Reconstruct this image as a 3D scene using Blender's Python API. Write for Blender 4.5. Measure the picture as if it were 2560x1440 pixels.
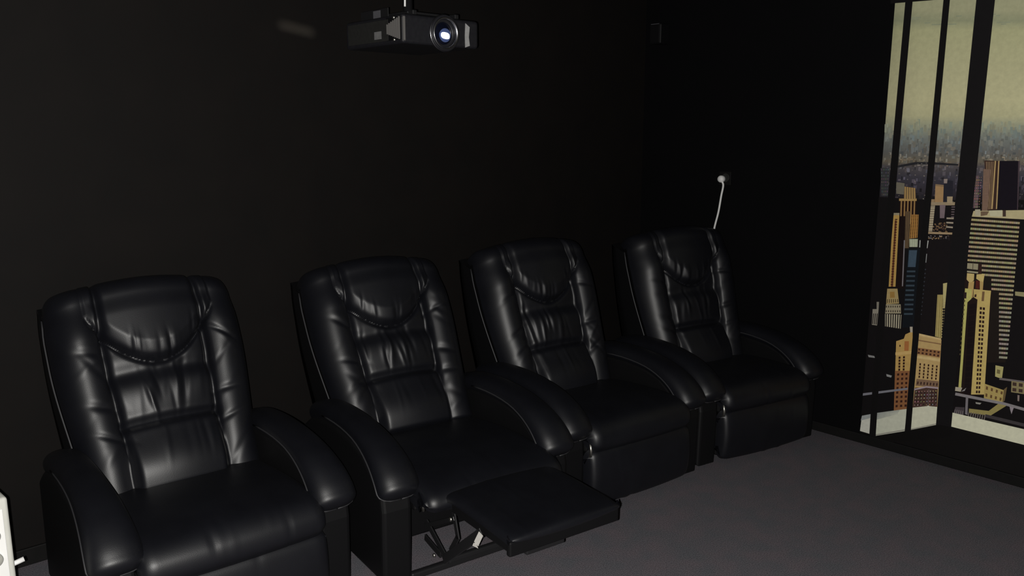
import bpy, bmesh, math, random
from mathutils import Vector, Matrix

for _o in list(bpy.data.objects):
    bpy.data.objects.remove(_o)
scene = bpy.context.scene
COL = scene.collection
PI = math.pi

# ------------------------------------------------------------------ camera
FPX, YH, YAW, CAMH = 2100.0, 326.0, 42.1, 1.65      # focal length (px of 2560), horizon row, heading, height
PITCH = math.atan((720 - YH) / FPX)
_a = math.radians(YAW)
HD = Vector((math.sin(_a), math.cos(_a), 0)); ZZ = Vector((0, 0, 1))
FW = HD * math.cos(PITCH) - ZZ * math.sin(PITCH)
UP = HD * math.sin(PITCH) + ZZ * math.cos(PITCH)
RT = Vector((math.cos(_a), -math.sin(_a), 0))
CAM = Vector((0, 0, CAMH))
cd = bpy.data.cameras.new('camera'); cam = bpy.data.objects.new('camera', cd); COL.objects.link(cam)
cd.sensor_width = 36.0; cd.lens = 36.0 * FPX / 2560.0; cd.clip_start = 0.01
cam.matrix_world = Matrix(((RT.x, UP.x, -FW.x, CAM.x), (RT.y, UP.y, -FW.y, CAM.y), (RT.z, UP.z, -FW.z, CAM.z), (0, 0, 0, 1)))
scene.camera = cam

def ray(x, y):
    return FW * FPX + RT * (x - 1280) + UP * (720 - y)
def at_x(x, y, X):
    r = ray(x, y); return CAM + r * (X / r.x)
def at_y(x, y, Y):
    r = ray(x, y); return CAM + r * (Y / r.y)

# ------------------------------------------------------------------ world and light
wd = bpy.data.worlds.new('dark_room'); scene.world = wd; wd.use_nodes = True
wd.node_tree.nodes['Background'].inputs[0].default_value = (0.5, 0.55, 0.65, 1)
wd.node_tree.nodes['Background'].inputs[1].default_value = 0.0006
fl = bpy.data.lights.new('phone_flash', 'POINT'); fl.energy = 400; fl.shadow_soft_size = 0.006; fl.color = (1.0, 0.975, 0.93)
flo = bpy.data.objects.new('phone_flash', fl); COL.objects.link(flo)
flo.location = CAM - RT * 0.035 - UP * 0.012
vs = scene.view_settings
vs.view_transform = 'Standard'; vs.look = 'None'; vs.exposure = 0.0; vs.gamma = 1.0; vs.use_curve_mapping = False

# ------------------------------------------------------------------ helpers
def lin(c):
    return tuple(((v / 255.0) / 12.92 if v / 255.0 <= 0.04045 else ((v / 255.0 + 0.055) / 1.055) ** 2.4) for v in c)

def mat(name, color, rough=0.5, spec=0.5, metal=0.0, noise=None, bump=None, emit=None, estr=0.0, coat=0.0):
    m = bpy.data.materials.new(name); m.use_nodes = True
    nt = m.node_tree; b = nt.nodes['Principled BSDF']
    b.inputs['Base Color'].default_value = (*color, 1)
    b.inputs['Roughness'].default_value = rough; b.inputs['Metallic'].default_value = metal
    b.inputs['Specular IOR Level'].default_value = spec
    if coat: b.inputs['Coat Weight'].default_value = coat
    tc = None
    if noise or bump:
        tc = nt.nodes.new('ShaderNodeTexCoord')
    if noise:                                   # (scale, detail, dark colour, light colour)
        n = nt.nodes.new('ShaderNodeTexNoise'); n.inputs['Scale'].default_value = noise[0]; n.inputs['Detail'].default_value = noise[1]
        r = nt.nodes.new('ShaderNodeValToRGB'); r.color_ramp.elements[0].position = 0.3; r.color_ramp.elements[1].position = 0.7
        r.color_ramp.elements[0].color = (*noise[2], 1); r.color_ramp.elements[1].color = (*noise[3], 1)
        nt.links.new(tc.outputs['Object'], n.inputs['Vector']); nt.links.new(n.outputs['Fac'], r.inputs['Fac']); nt.links.new(r.outputs['Color'], b.inputs['Base Color'])
    if bump:                                    # (scale, strength, distance, kind)
        if bump[3] == 'voronoi':
            n = nt.nodes.new('ShaderNodeTexVoronoi'); out = n.outputs['Distance']
        else:
            n = nt.nodes.new('ShaderNodeTexNoise'); n.inputs['Detail'].default_value = 4; out = n.outputs['Fac']
        n.inputs['Scale'].default_value = bump[0]
        bp = nt.nodes.new('ShaderNodeBump'); bp.inputs['Strength'].default_value = bump[1]; bp.inputs['Distance'].default_value = bump[2]
        nt.links.new(tc.outputs['Object'], n.inputs['Vector']); nt.links.new(out, bp.inputs['Height']); nt.links.new(bp.outputs['Normal'], b.inputs['Normal'])
    if emit:
        b.inputs['Emission Color'].default_value = (*emit, 1); b.inputs['Emission Strength'].default_value = estr
    return m

M = {}
M['leather'] = mat('black_leather', (0.008, 0.0085, 0.012), 0.46, 0.5, noise=(9, 3, (0.0034, 0.0037, 0.0058), (0.0052, 0.0056, 0.0082)), bump=(420, 0.14, 0.0008, 'voronoi'))
M['piping'] = mat('leather_piping', (0.03, 0.03, 0.033), 0.5, 0.5)
M['side'] = mat('black_side_vinyl', (0.0032, 0.0032, 0.0038), 0.6, 0.25, bump=(300, 0.15, 0.0005, 'noise'))
M['steel'] = mat('dark_steel', (0.012, 0.012, 0.013), 0.4, 0.5, 0.0)
M['chrome'] = mat('bright_zinc', (0.45, 0.44, 0.40), 0.4, 0.5, 1.0)
M['paper'] = mat('white_paper', (0.62, 0.60, 0.56), 0.8, 0.2, noise=(60, 2, (0.58, 0.56, 0.52), (0.66, 0.64, 0.60)))
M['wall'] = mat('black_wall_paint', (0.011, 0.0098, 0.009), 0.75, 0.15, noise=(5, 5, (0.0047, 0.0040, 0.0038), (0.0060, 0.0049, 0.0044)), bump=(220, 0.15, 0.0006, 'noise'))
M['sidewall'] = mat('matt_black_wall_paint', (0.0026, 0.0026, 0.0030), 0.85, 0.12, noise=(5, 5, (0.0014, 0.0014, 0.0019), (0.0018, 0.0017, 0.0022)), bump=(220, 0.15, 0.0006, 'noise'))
M['ceil'] = mat('black_ceiling_paint', (0.006, 0.006, 0.006), 0.85, 0.1, bump=(200, 0.1, 0.0005, 'noise'))
M['base'] = mat('black_trim', (0.004, 0.004, 0.004), 0.7, 0.2, noise=(30, 2, (0.0035, 0.0035, 0.0035), (0.005, 0.0045, 0.0045)))
M['white'] = mat('white_enamel', (0.60, 0.60, 0.55), 0.35, 0.5, noise=(14, 2, (0.57, 0.57, 0.52), (0.62, 0.62, 0.57)))
M['white2'] = mat('pale_grey_plastic', (0.42, 0.42, 0.38), 0.45, 0.5, noise=(14, 2, (0.40, 0.40, 0.36), (0.44, 0.44, 0.40)))
M['panelwhite'] = mat('white_control_panel', (0.82, 0.82, 0.80), 0.4, 0.4, noise=(14, 2, (0.80, 0.80, 0.78), (0.84, 0.84, 0.82)))
M['ink'] = mat('dark_print', (0.03, 0.03, 0.035), 0.6, 0.3)
M['cord'] = mat('white_cord', (0.82, 0.82, 0.81), 0.5, 0.4, noise=(40, 2, (0.80, 0.80, 0.79), (0.84, 0.84, 0.83)))
M['proj'] = mat('black_projector_plastic', (0.012, 0.012, 0.015), 0.5, 0.4, noise=(60, 3, (0.010, 0.010, 0.013), (0.014, 0.014, 0.017)))
M['projside'] = mat('charcoal_projector_plastic', (0.02, 0.02, 0.019), 0.6, 0.3, noise=(60, 3, (0.018, 0.018, 0.017), (0.022, 0.022, 0.021)))
M['sticker'] = mat('grey_sticker', (0.16, 0.16, 0.16), 0.7, 0.2, noise=(80, 2, (0.145, 0.145, 0.145), (0.175, 0.175, 0.175)))
M['ring'] = mat('satin_lens_ring', (0.35, 0.35, 0.37), 0.3, 0.5, 1.0)
M['lensglass'] = mat('lens_glass', (0.004, 0.005, 0.012), 0.08, 0.6)
M['lampglow'] = mat('lamp_light_in_lens', (0.8, 0.85, 1.0), 0.3, 0.5, emit=(0.86, 0.93, 1.0), estr=1.6)
M['lensblue'] = mat('lit_lens_element', (0.05, 0.07, 0.16), 0.2, 0.6, emit=(0.16, 0.24, 0.55), estr=0.12)

def carpet():
    m = bpy.data.materials.new('grey_carpet'); m.use_nodes = True
    nt = m.node_tree; b = nt.nodes['Principled BSDF']; L = nt.links
    b.inputs['Roughness'].default_value = 0.95; b.inputs['Specular IOR Level'].default_value = 0.05
    tc = nt.nodes.new('ShaderNodeTexCoord')
    n1 = nt.nodes.new('ShaderNodeTexNoise'); n1.inputs['Scale'].default_value = 230; n1.inputs['Detail'].default_value = 3
    n2 = nt.nodes.new('ShaderNodeTexNoise'); n2.inputs['Scale'].default_value = 9; n2.inputs['Detail'].default_value = 4
    r1 = nt.nodes.new('ShaderNodeValToRGB'); r1.color_ramp.elements[0].position = 0.3; r1.color_ramp.elements[1].position = 0.72
    r1.color_ramp.elements[0].color = (0.080, 0.075, 0.084, 1); r1.color_ramp.elements[1].color = (0.198, 0.187, 0.204, 1)
    r2 = nt.nodes.new('ShaderNodeValToRGB'); r2.color_ramp.elements[0].position = 0.35; r2.color_ramp.elements[1].position = 0.65
    r2.color_ramp.elements[0].color = (0.90, 0.96, 0.98, 1); r2.color_ramp.elements[1].color = (1.08, 1.0, 1.02, 1)
    mx = nt.nodes.new('ShaderNodeMix'); mx.data_type = 'RGBA'; mx.blend_type = 'MULTIPLY'; mx.inputs[0].default_value = 1.0
    bp = nt.nodes.new('ShaderNodeBump'); bp.inputs['Strength'].default_value = 0.7; bp.inputs['Distance'].default_value = 0.004
    for n in (n1, n2): L.new(tc.outputs['Object'], n.inputs['Vector'])
    L.new(n1.outputs['Fac'], r1.inputs['Fac']); L.new(n2.outputs['Fac'], r2.inputs['Fac'])
    L.new(r1.outputs['Color'], mx.inputs[6]); L.new(r2.outputs['Color'], mx.inputs[7]); L.new(mx.outputs[2], b.inputs['Base Color'])
    L.new(n1.outputs['Fac'], bp.inputs['Height']); L.new(bp.outputs['Normal'], b.inputs['Normal'])
    return m
M['carpet'] = carpet()

def mesh_obj(name, verts, faces, material, parent=None, smooth=True):
    me = bpy.data.meshes.new(name); me.from_pydata([tuple(v) for v in verts], [], faces); me.validate(); me.update()
    if smooth:
        for p in me.polygons: p.use_smooth = True
    me.materials.append(material)
    o = bpy.data.objects.new(name, me); COL.objects.link(o)
    if parent: o.parent = parent
    return o

def bm_obj(name, bm, material, parent=None, smooth=False):
    me = bpy.data.meshes.new(name); bm.normal_update(); bm.to_mesh(me); bm.free()
    if smooth:
        for p in me.polygons: p.use_smooth = True
    me.materials.append(material)
    o = bpy.data.objects.new(name, me); COL.objects.link(o)
    if parent: o.parent = parent
    return o

def add_box(bm, c, s, bev=0.0, rot=None, seg=2):
    r = bmesh.ops.create_cube(bm, size=1.0)
    vs_ = r['verts']
    bmesh.ops.scale(bm, vec=Vector(s), verts=vs_)
    if bev:
        es = list({e for v in vs_ for e in v.link_edges})
        rb = bmesh.ops.bevel(bm, geom=es, offset=bev, segments=seg, affect='EDGES', profile=0.5)
        vs_ = list({v for f in rb['faces'] for v in f.verts} | {v for v in vs_ if v.is_valid})
    if rot is not None:
        bmesh.ops.rotate(bm, cent=(0, 0, 0), matrix=rot, verts=vs_)
    bmesh.ops.translate(bm, vec=Vector(c), verts=vs_)
    return vs_

def box(name, c, s, material, parent=None, bev=0.0, rot=None, smooth=False):
    bm = bmesh.new(); add_box(bm, c, s, bev, rot); return bm_obj(name, bm, material, parent, smooth)

def bar(name, p1, p2, w, t, material, parent=None):
    p1 = Vector(p1); p2 = Vector(p2); d = p2 - p1
    q = d.to_track_quat('Y', 'Z').to_matrix()
    return box(name, (p1 + p2) / 2, (t, d.length + w * 0.6, w), material, parent, bev=min(w, t) * 0.25, rot=q)

def catmull(pts, n):
    P = [Vector(p) for p in pts]; P = [P[0] * 2 - P[1]] + P + [P[-1] * 2 - P[-2]]
    out = []; segs = len(P) - 3
    for i in range(n + 1):
        t = i / n * segs; k = min(int(t), segs - 1); t -= k
        a, b, c, d = P[k:k + 4]
        out.append(0.5 * ((2 * b) + (c - a) * t + (2 * a - 5 * b + 4 * c - d) * t * t + (3 * b - a - 3 * c + d) * t ** 3))
    return out

def tube(name, pts, r, material, parent=None, seg=8, n=None):
    if n: pts = catmull(pts, n)
    pts = [Vector(p) for p in pts]
    verts, faces = [], []
    ref = Vector((0.31, 0.17, 0.93))
    for i, p in enumerate(pts):
        t = (pts[min(i + 1, len(pts) - 1)] - pts[max(i - 1, 0)]).normalized()
        a = t.cross(ref)
        if a.length < 0.05: a = t.cross(Vector((1, 0, 0)))
        a.normalize(); b = t.cross(a)
        for j in range(seg):
            q = 2 * PI * j / seg; verts.append(p + (a * math.cos(q) + b * math.sin(q)) * r)
    for i in range(len(pts) - 1):
        for j in range(seg):
            faces.append((i * seg + j, i * seg + (j + 1) % seg, (i + 1) * seg + (j + 1) % seg, (i + 1) * seg + j))
    faces.append(tuple(reversed(range(seg)))); faces.append(tuple((len(pts) - 1) * seg + j for j in range(seg)))
    return mesh_obj(name, verts, faces, material, parent)

def lathe(name, prof, material, parent=None, seg=40, axis='-Y', loc=(0, 0, 0), caps=(1, 1)):
    """prof = [(radius, along)], revolved about the given axis"""
    verts, faces = [], []
    for r, h in prof:
        for j in range(seg):
            q = 2 * PI * j / seg; c, s = r * math.cos(q), r * math.sin(q)
            if axis == '-Y': v = (c, -h, s)
            elif axis == '-X': v = (-h, c, s)
            else: v = (c, s, h)
            verts.append(Vector(v) + Vector(loc))
    for i in range(len(prof) - 1):
        for j in range(seg):
            faces.append((i * seg + j, i * seg + (j + 1) % seg, (i + 1) * seg + (j + 1) % seg, (i + 1) * seg + j))
    if caps[0]: faces.append(tuple(range(seg)))
    if caps[1]: faces.append(tuple((len(prof) - 1) * seg + j for j in range(seg)))
    return mesh_obj(name, verts, faces, material, parent)

def prism(name, prof, x0, x1, material, parent=None, bev=0.0):
    """prof = polygon in (y, z) extruded along x"""
    bm = bmesh.new()
    a = [bm.verts.new((x0, y, z)) for y, z in prof]; b = [bm.verts.new((x1, y, z)) for y, z in prof]
    n = len(prof); fs = [bm.faces.new(a), bm.faces.new(list(reversed(b)))]
    for i in range(n): bm.faces.new((a[(i + 1) % n], a[i], b[i], b[(i + 1) % n]))
    bmesh.ops.recalc_face_normals(bm, faces=bm.faces[:])
    if bev:
        es = list({e for f in fs for e in f.edges})
        bmesh.ops.bevel(bm, geom=es, offset=bev, segments=3, affect='EDGES', profile=0.5)
    return bm_obj(name, bm, material, parent, smooth=False)

def empty(name, loc, rz, label, cat, group=None):
    o = bpy.data.objects.new(name, None); COL.objects.link(o); o.empty_display_size = 0.1
    o.location = loc; o.rotation_euler = (0, 0, rz); o['label'] = label; o['category'] = cat
    if group: o['group'] = group
    return o

def tag(o, label, cat, group=None):
    o['label'] = label; o['category'] = cat
    if group: o['group'] = group
    return o

def struct(o, label=None, cat=None):
    o['kind'] = 'structure'
    if label: o['label'] = label
    if cat: o['category'] = cat
    return o

def sstep(a, b, x):
    t = max(0.0, min(1.0, (x - a) / (b - a))); return t * t * (3 - 2 * t)

# ------------------------------------------------------------------ room shell
XL, XR, YF, YB, ZC = -1.9, 4.27, -2.4, 3.48, 2.46
struct(box('floor', ((XL + XR) / 2, (YF + YB) / 2, -0.05), (XR - XL + 0.2, YB - YF + 0.2, 0.1), M['carpet']), 'grey carpeted floor of the home cinema', 'floor')
struct(box('ceiling', ((XL + XR) / 2, (YF + YB) / 2, ZC + 0.05), (XR - XL + 0.2, YB - YF + 0.2, 0.1), M['ceil']), 'black painted ceiling', 'ceiling')
struct(box('wall_back', ((XL + XR) / 2, YB + 0.05, ZC / 2), (XR - XL + 0.2, 0.1, ZC), M['wall']), 'black painted wall behind the recliners', 'wall')
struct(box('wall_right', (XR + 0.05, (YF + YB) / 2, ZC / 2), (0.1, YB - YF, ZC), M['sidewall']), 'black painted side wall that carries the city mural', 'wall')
struct(box('wall_left', (XL - 0.05, (YF + YB) / 2, ZC / 2), (0.1, YB - YF, ZC), M['wall']), 'black painted side wall beside the heater', 'wall')
struct(box('baseboard_back', ((XL + XR) / 2, YB - 0.007, 0.035), (XR - XL, 0.014, 0.07), M['base'], bev=0.004), 'black skirting along the back wall', 'baseboard')
struct(box('baseboard_right', (XR - 0.007, (YF + YB) / 2 - 0.01, 0.026), (0.014, YB - YF - 0.02, 0.052), M['base'], bev=0.004), 'black skirting below the city mural', 'baseboard')

# ------------------------------------------------------------------ mural (flat print on the side wall)
class Print:
    """flat printed patches on the plane x = XR, given by picture points; gain turns printed colours into reflectance"""
    def __init__(s):
        s.v, s.f, s.c, s.k = [], [], [], 0
        s.gain = 2.05
    def lvl(s): s.k += 1
    def P(s, x, y):
        p = at_x(x, y, XR); return Vector((XR - 0.004 - s.k * 5.0e-6, p.y, p.z))
    def col(s, c):
        m = sum(c) / 3; g = s.gain if m > 60 else s.gain * (0.55 + 0.45 * max(0, m - 15) / 45)
        return tuple(min(0.85, v * g) for v in lin(tuple(m + (v - m) * 0.9 for v in c)))
    def raw(s, pts, cols):
        b = len(s.v); s.v += pts; s.f.append(tuple(range(b, b + len(pts)))); s.c += [s.col(c) for c in cols]
    def quad(s, pts, c, up=True):
        if up: s.lvl()
        s.raw([s.P(*p) for p in pts], [c] * len(pts))
    def grad(s, pts, cols):
        s.lvl(); s.raw([s.P(*p) for p in pts], cols)
    @staticmethod
    def bil(q, u, v):
        (ax, ay), (bx, by), (cx, cy), (dx, dy) = q        # TL TR BR BL
        return ((ax * (1 - u) + bx * u) * (1 - v) + (dx * (1 - u) + cx * u) * v, (ay * (1 - u) + by * u) * (1 - v) + (dy * (1 - u) + cy * u) * v)
    def sub(s, q, u0, u1, v0, v1, c, up=False):
        if up: s.lvl()
        s.raw([s.P(*s.bil(q, u, v)) for u, v in ((u0, v0), (u1, v0), (u1, v1), (u0, v1))], [c] * 4)
    def vstripes(s, q, n, duty, c, phase=0.5):
        s.lvl()
        for i in range(n):
            a = (i + phase * (1 - duty)) / n; s.sub(q, a, min(1, a + duty / n), 0, 1, c)
    def hstripes(s, q, n, duty, c):
        s.lvl()
        for i in range(n):
            a = (i + 0.5 * (1 - duty)) / n; s.sub(q, 0, 1, a, a + duty / n, c)
    def windows(s, q, nu, nv, du, dv, c, jit=0, rnd=None):
        s.lvl()
        for i in range(nu):
            for j in range(nv):
                a = (i + 0.5 * (1 - du)) / nu; b = (j + 0.5 * (1 - dv)) / nv
                cc = c if not jit else tuple(max(4, x + rnd.uniform(-jit, jit)) for x in c)
                s.sub(q, a, a + du / nu, b, b + dv / nv, cc)

def build_mural():
    R = random.Random(5); p = Print()
    y1, y0, z0, z1 = 1.93, -0.35, 0.052, 2.32
    k = XR - 0.004
    p.v += [Vector((k, y1, z0)), Vector((k, y0, z0)), Vector((k, y0, z1)), Vector((k, y1, z1))]
    p.f.append((0, 1, 2, 3)); p.c += [p.col((15, 13, 13))] * 4
    LX = lambda y: 2238.6 - (y - 8) * 0.0806                     # left edge of the printed view
    # sky, in bands with smooth gradients
    bands = [(-60, (132, 133, 104)), (25, (136, 136, 106)), (52, (122, 125, 98)), (75, (144, 144, 108)), (180, (151, 149, 114)), (255, (157, 154, 118)), (290, (150, 148, 114)), (315, (126, 129, 108)), (345, (98, 103, 98)), (380, (80, 81, 79)), (404, (88, 82, 70)), (416, (66, 62, 64)), (445, (50, 48, 57)), (475, (44, 40, 48)), (500, (34, 30, 34))]
    for (ya, ca), (yb, cb) in zip(bands, bands[1:]):
        dk = lambda c: tuple(v * 0.9 for v in c)
        xs = [None, 2300, 2450, 2600, 2900, 3400]
        for i in range(5):
            xa0 = LX(ya) if i == 0 else xs[i]; xa1 = LX(yb) if i == 0 else xs[i]
            p.grad([(xa0, ya), (xs[i + 1], ya), (xs[i + 1], yb), (xa1, yb)], [dk(ca) if i == 0 else ca, ca, cb, dk(cb) if i == 0 else cb])
    p.lvl()
    for i in range(16):                                           # faint cloud streaks
        x = R.uniform(2250, 2640); y = R.uniform(35, 62); w = R.uniform(10, 40); p.lvl()
        p.sub([(x, y), (x + w, y - 1), (x + w, y + 2), (x, y + 3)], 0, 1, 0, 1, (118, 123, 100))
    # far skyline dissolving in haze
    def sky_at(y):
        for (ya, ca), (yb, cb) in zip(bands, bands[1:]):
            if ya <= y <= yb: return tuple(a + (b - a) * (y - ya) / (yb - ya) for a, b in zip(ca, cb))
        return bands[-1][1]
    for n, ya, yb, hmin, hmax, vlo, vhi in ((190, 318, 348, 8, 22, 0.93, 1.03), (330, 346, 388, 5, 16, 0.84, 1.16), (420, 384, 430, 3, 10, 0.74, 1.42), (420, 425, 525, 3, 11, 0.6, 1.6)):
        for i in range(n):
            y = ya + (yb - ya) * i / n; x = R.uniform(LX(y), 2760); w = R.uniform(2.5, 8); h = R.uniform(hmin, hmax)
            if x > 2600 and i % 2: continue
            k = R.uniform(vlo, vhi); tint = R.uniform(-0.06, 0.06); c = sky_at(y - h * 0.5)
            p.lvl(); p.sub([(x, y - h), (x + w, y - h), (x + w - 0.5, y), (x - 0.5, y)], 0, 1, 0, 1, (c[0] * k * (1 + tint), c[1] * k, c[2] * k * (1 - tint)))
    p.quad([(2245, 414), (2290, 405), (2335, 405), (2398, 410), (2398, 414), (2330, 411), (2292, 411), (2247, 419)], (34, 34, 38))   # river line
    for i in range(110):                                          # bright specks of the middle city
        y = R.uniform(395, 520); x = R.uniform(LX(y) + 1, 2700); w = R.uniform(1.2, 4); p.lvl()
        p.sub([(x, y), (x + w, y), (x + w, y + R.uniform(1, 3)), (x, y + 2)], 0, 1, 0, 1, R.choice([(84, 80, 80), (76, 72, 68), (104, 98, 90)]))
    # darkness of the near blocks
    p.quad([(LX(492), 492), (2330, 500), (2330, 1035), (LX(1035), 1035)], (17, 14, 16))
    p.quad([(2322, 512), (2420, 508), (2400, 1035), (2275, 1035)], (22, 17, 19))
    p.quad([(2425, 520), (3000, 520), (3000, 1160), (2380, 1045)], (18, 14, 16))
    # far left pane
    q = [(2204, 420), (2226, 420), (2222, 490), (2206, 490)]; p.quad(q, (44, 45, 48)); p.windows(q, 4, 9, 0.5, 0.5, (62, 62, 62), 14, R)
    q = [(2184, 772), (2199, 772), (2195, 813), (2182, 811)]; p.quad(q, (112, 107, 96)); p.vstripes([(2184, 783), (2198, 783), (2195, 811), (2182, 809)], 3, 0.45, (30, 24, 24))
    p.quad([(2194, 754), (2200, 754), (2199, 772), (2194, 772)], (104, 100, 90))
    p.quad([(2172, 886), (2188, 889), (2190, 894), (2174, 892)], (105, 105, 105)); p.quad([(2218, 934), (2232, 938), (2230, 943), (2219, 940)], (112, 112, 112))
    # golden stepped tower
    q = [(2252, 497), (2293, 497), (2291, 560), (2250, 560)]; p.quad(q, (38, 20, 14)); p.vstripes(q, 5, 0.38, (128, 98, 56)); p.quad([(2250, 496), (2294, 496), (2294, 502), (2250, 502)], (140, 112, 64))
    q = [(2263, 466), (2291, 470), (2292, 497), (2262, 497)]; p.quad(q, (92, 72, 46)); p.vstripes(q, 5, 0.5, (140, 112, 66)); p.quad([(2243, 455), (2264, 458), (2262, 486), (2243, 484)], (88, 84, 72))
    q = [(2235, 532), (2251, 532), (2241, 716), (2224, 716)]; p.quad(q, (146, 116, 58)); p.sub(q, 0.34, 0.64, 0.1, 1, (86, 46, 26), True); p.sub(q, 0, 1, 0, 0.03, (120, 112, 90), True); p.hstripes([(2240, 545), (2246, 545), (2235, 714), (2229, 714)], 26, 0.4, (60, 30, 20))
    q = [(2266, 528), (2279, 528), (2274, 620), (2264, 620)]; p.quad(q, (92, 74, 50)); p.vstripes(q, 3, 0.4, (50, 34, 26))
    q = [(2280, 536), (2299, 536), (2296, 594), (2276, 596)]; p.quad(q, (142, 102, 46)); p.vstripes(q, 4, 0.36, (84, 50, 26)); p.windows(q, 4, 7, 0.3, 0.4, (52, 28, 18))
    p.quad([(2252, 540), (2266, 540), (2262, 720), (2242, 720)], (26, 13, 11))
    p.quad([(2262, 600), (2265, 600), (2260, 715), (2257, 715)], (96, 92, 96))
    q = [(2219, 721), (2246, 721), (2250, 758), (2218, 760)]; p.quad(q, (134, 116, 74)); p.sub(q, 0.3, 0.7, 0.2, 0.6, (124, 94, 44), True); p.windows([(2219, 744), (2248, 744), (2250, 758), (2218, 760)], 6, 1, 0.35, 0.6, (50, 38, 28))
    q = [(2216, 760), (2254, 760), (2255, 783), (2215, 783)]; p.quad(q, (122, 114, 92)); p.windows(q, 7, 2, 0.4, 0.42, (44, 36, 30))
    q = [(2215, 784), (2256, 786), (2254, 821), (2215, 815)]; p.quad(q, (138, 132, 112)); p.vstripes(q, 7, 0.46, (26, 20, 20))
    # blue glass tower
    q = [(2276, 597), (2297, 597), (2296, 617), (2276, 617)]; p.quad(q, (140, 146, 124)); p.vstripes(q, 4, 0.15, (110, 116, 98)); p.quad([(2301, 600), (2304, 600), (2303, 618), (2300, 618)], (120, 122, 118))
    p.quad([(2273, 620), (2312, 620), (2302, 818), (2258, 818)], (15, 20, 26))
    q = [(2275, 625), (2295, 625), (2291, 667), (2272, 667)]; p.quad(q, (52, 68, 82)); p.vstripes(q, 6, 0.3, (38, 52, 66))
    q = [(2270, 672), (2291, 672), (2284, 790), (2262, 790)]; p.hstripes(q, 10, 0.38, (42, 54, 64)); q = [(2312, 668), (2318, 668), (2306, 790), (2302, 790)]; p.hstripes(q, 12, 0.3, (42, 46, 54))
    p.quad([(2320, 601), (2324, 601), (2321, 620), (2318, 620)], (140, 142, 138)); p.quad([(2317, 634), (2320, 634), (2318, 656), (2315, 656)], (112, 114, 114))
    # blocks in the third pane
    q = [(2341, 460), (2362, 462), (2360, 508), (2339, 508)]; p.quad(q, (136, 106, 70)); p.sub(q, 0, 1, 0, 0.1, (112, 90, 64), True); p.quad([(2362, 450), (2385, 452), (2383, 505), (2360, 505)], (34, 33, 42)); p.quad([(2362, 447), (2371, 447), (2370, 458), (2362, 458)], (118, 106, 100))
    p.quad([(2330, 498), (2339, 498), (2338, 512), (2329, 512)], (124, 102, 74)); p.quad([(2330, 505), (2390, 505), (2389, 513), (2330, 513)], (126, 110, 86)); p.quad([(2370, 491), (2384, 491), (2383, 507), (2370, 507)], (134, 118, 92))
    q = [(2326, 514), (2340, 514), (2333, 578), (2323, 578)]; p.quad(q, (142, 132, 108)); p.hstripes(q, 11, 0.3, (98, 84, 72))
    q = [(2352, 512), (2366, 512), (2363, 545), (2352, 545)]; p.quad(q, (98, 84, 88)); p.hstripes([(2381, 514), (2390, 514), (2388, 545), (2380, 545)], 5, 0.4, (84, 72, 76))
    p.hstripes([(2369, 540), (2389, 540), (2386, 574), (2367, 572)], 3, 0.36, (128, 118, 102))
    p.lvl()
    for i in range(60):
        x, y = R.uniform(2334, 2368), R.uniform(556, 580); p.lvl(); p.sub([(x, y), (x + 3, y), (x + 3, y + 3), (x, y + 3)], 0, 1, 0, 1, R.choice([(96, 76, 52), (70, 48, 38), (116, 92, 62), (44, 30, 28)]))
    p.quad([(2323, 579), (2384, 581), (2383, 586), (2322, 584)], (132, 112, 84))
    p.lvl()
    for i in range(40):
        x, y = R.uniform(2322, 2378), R.uniform(587, 598); p.lvl(); p.sub([(x, y), (x + 3, y), (x + 3, y + 2), (x, y + 2)], 0, 1, 0, 1, R.choice([(110, 106, 104), (60, 50, 50), (130, 104, 70), (40, 36, 40)]))
    # slim pale tower beside the mullion
    q = [(2346, 736), (2360, 736), (2356, 845), (2340, 840)]; p.quad(q, (142, 128, 76)); p.vstripes(q, 3, 0.22, (98, 84, 44)); q = [(2360, 708), (2371, 706), (2366, 770), (2360, 770)]; p.quad(q, (150, 140, 92)); p.windows([(2359, 752), (2367, 752), (2361, 845), (2355, 845)], 2, 14, 0.5, 0.5, (140, 126, 84))
    # wide yellow block
    p.quad([(2243, 852), (2262, 846), (2266, 835), (2284, 827), (2284, 1024), (2237, 1026)], (152, 122, 66))
    p.quad([(2240, 926), (2284, 926), (2284, 1024), (2237, 1026)], (112, 72, 42))
    p.windows([(2243, 930), (2274, 928), (2272, 1018), (2238, 1020)], 3, 8, 0.48, 0.5, (52, 26, 20))
    p.quad([(2264, 852), (2275, 852), (2274, 876), (2263, 876)], (138, 84, 42)); p.quad([(2241, 880), (2284, 876), (2284, 884), (2241, 887)], (166, 136, 80)); p.windows([(2246, 890), (2268, 888), (2267, 926), (2245, 927)], 2, 5, 0.42, 0.75, (48, 26, 18)); p.quad([(2251, 861), (2254, 861), (2254, 866), (2251, 866)], (50, 28, 18))
    p.quad([(2277, 816), (2284, 816), (2284, 830), (2278, 830)], (140, 132, 118))
    p.quad([(2298, 832), (2356, 848), (2346, 1016), (2282, 1020)], (154, 128, 80))
    p.quad([(2297, 832), (2355, 845), (2355, 849), (2297, 838)], (168, 144, 96)); p.quad([(2297, 848), (2356, 858), (2356, 861), (2297, 851)], (112, 84, 54))
    q = [(2296, 868), (2354, 876), (2352, 893), (2294, 884)]; p.quad(q, (120, 82, 50)); p.windows(q, 6, 2, 0.5, 0.55, (58, 34, 24)); p.quad([(2293, 888), (2352, 896), (2352, 903), (2293, 894)], (170, 146, 98))
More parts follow.
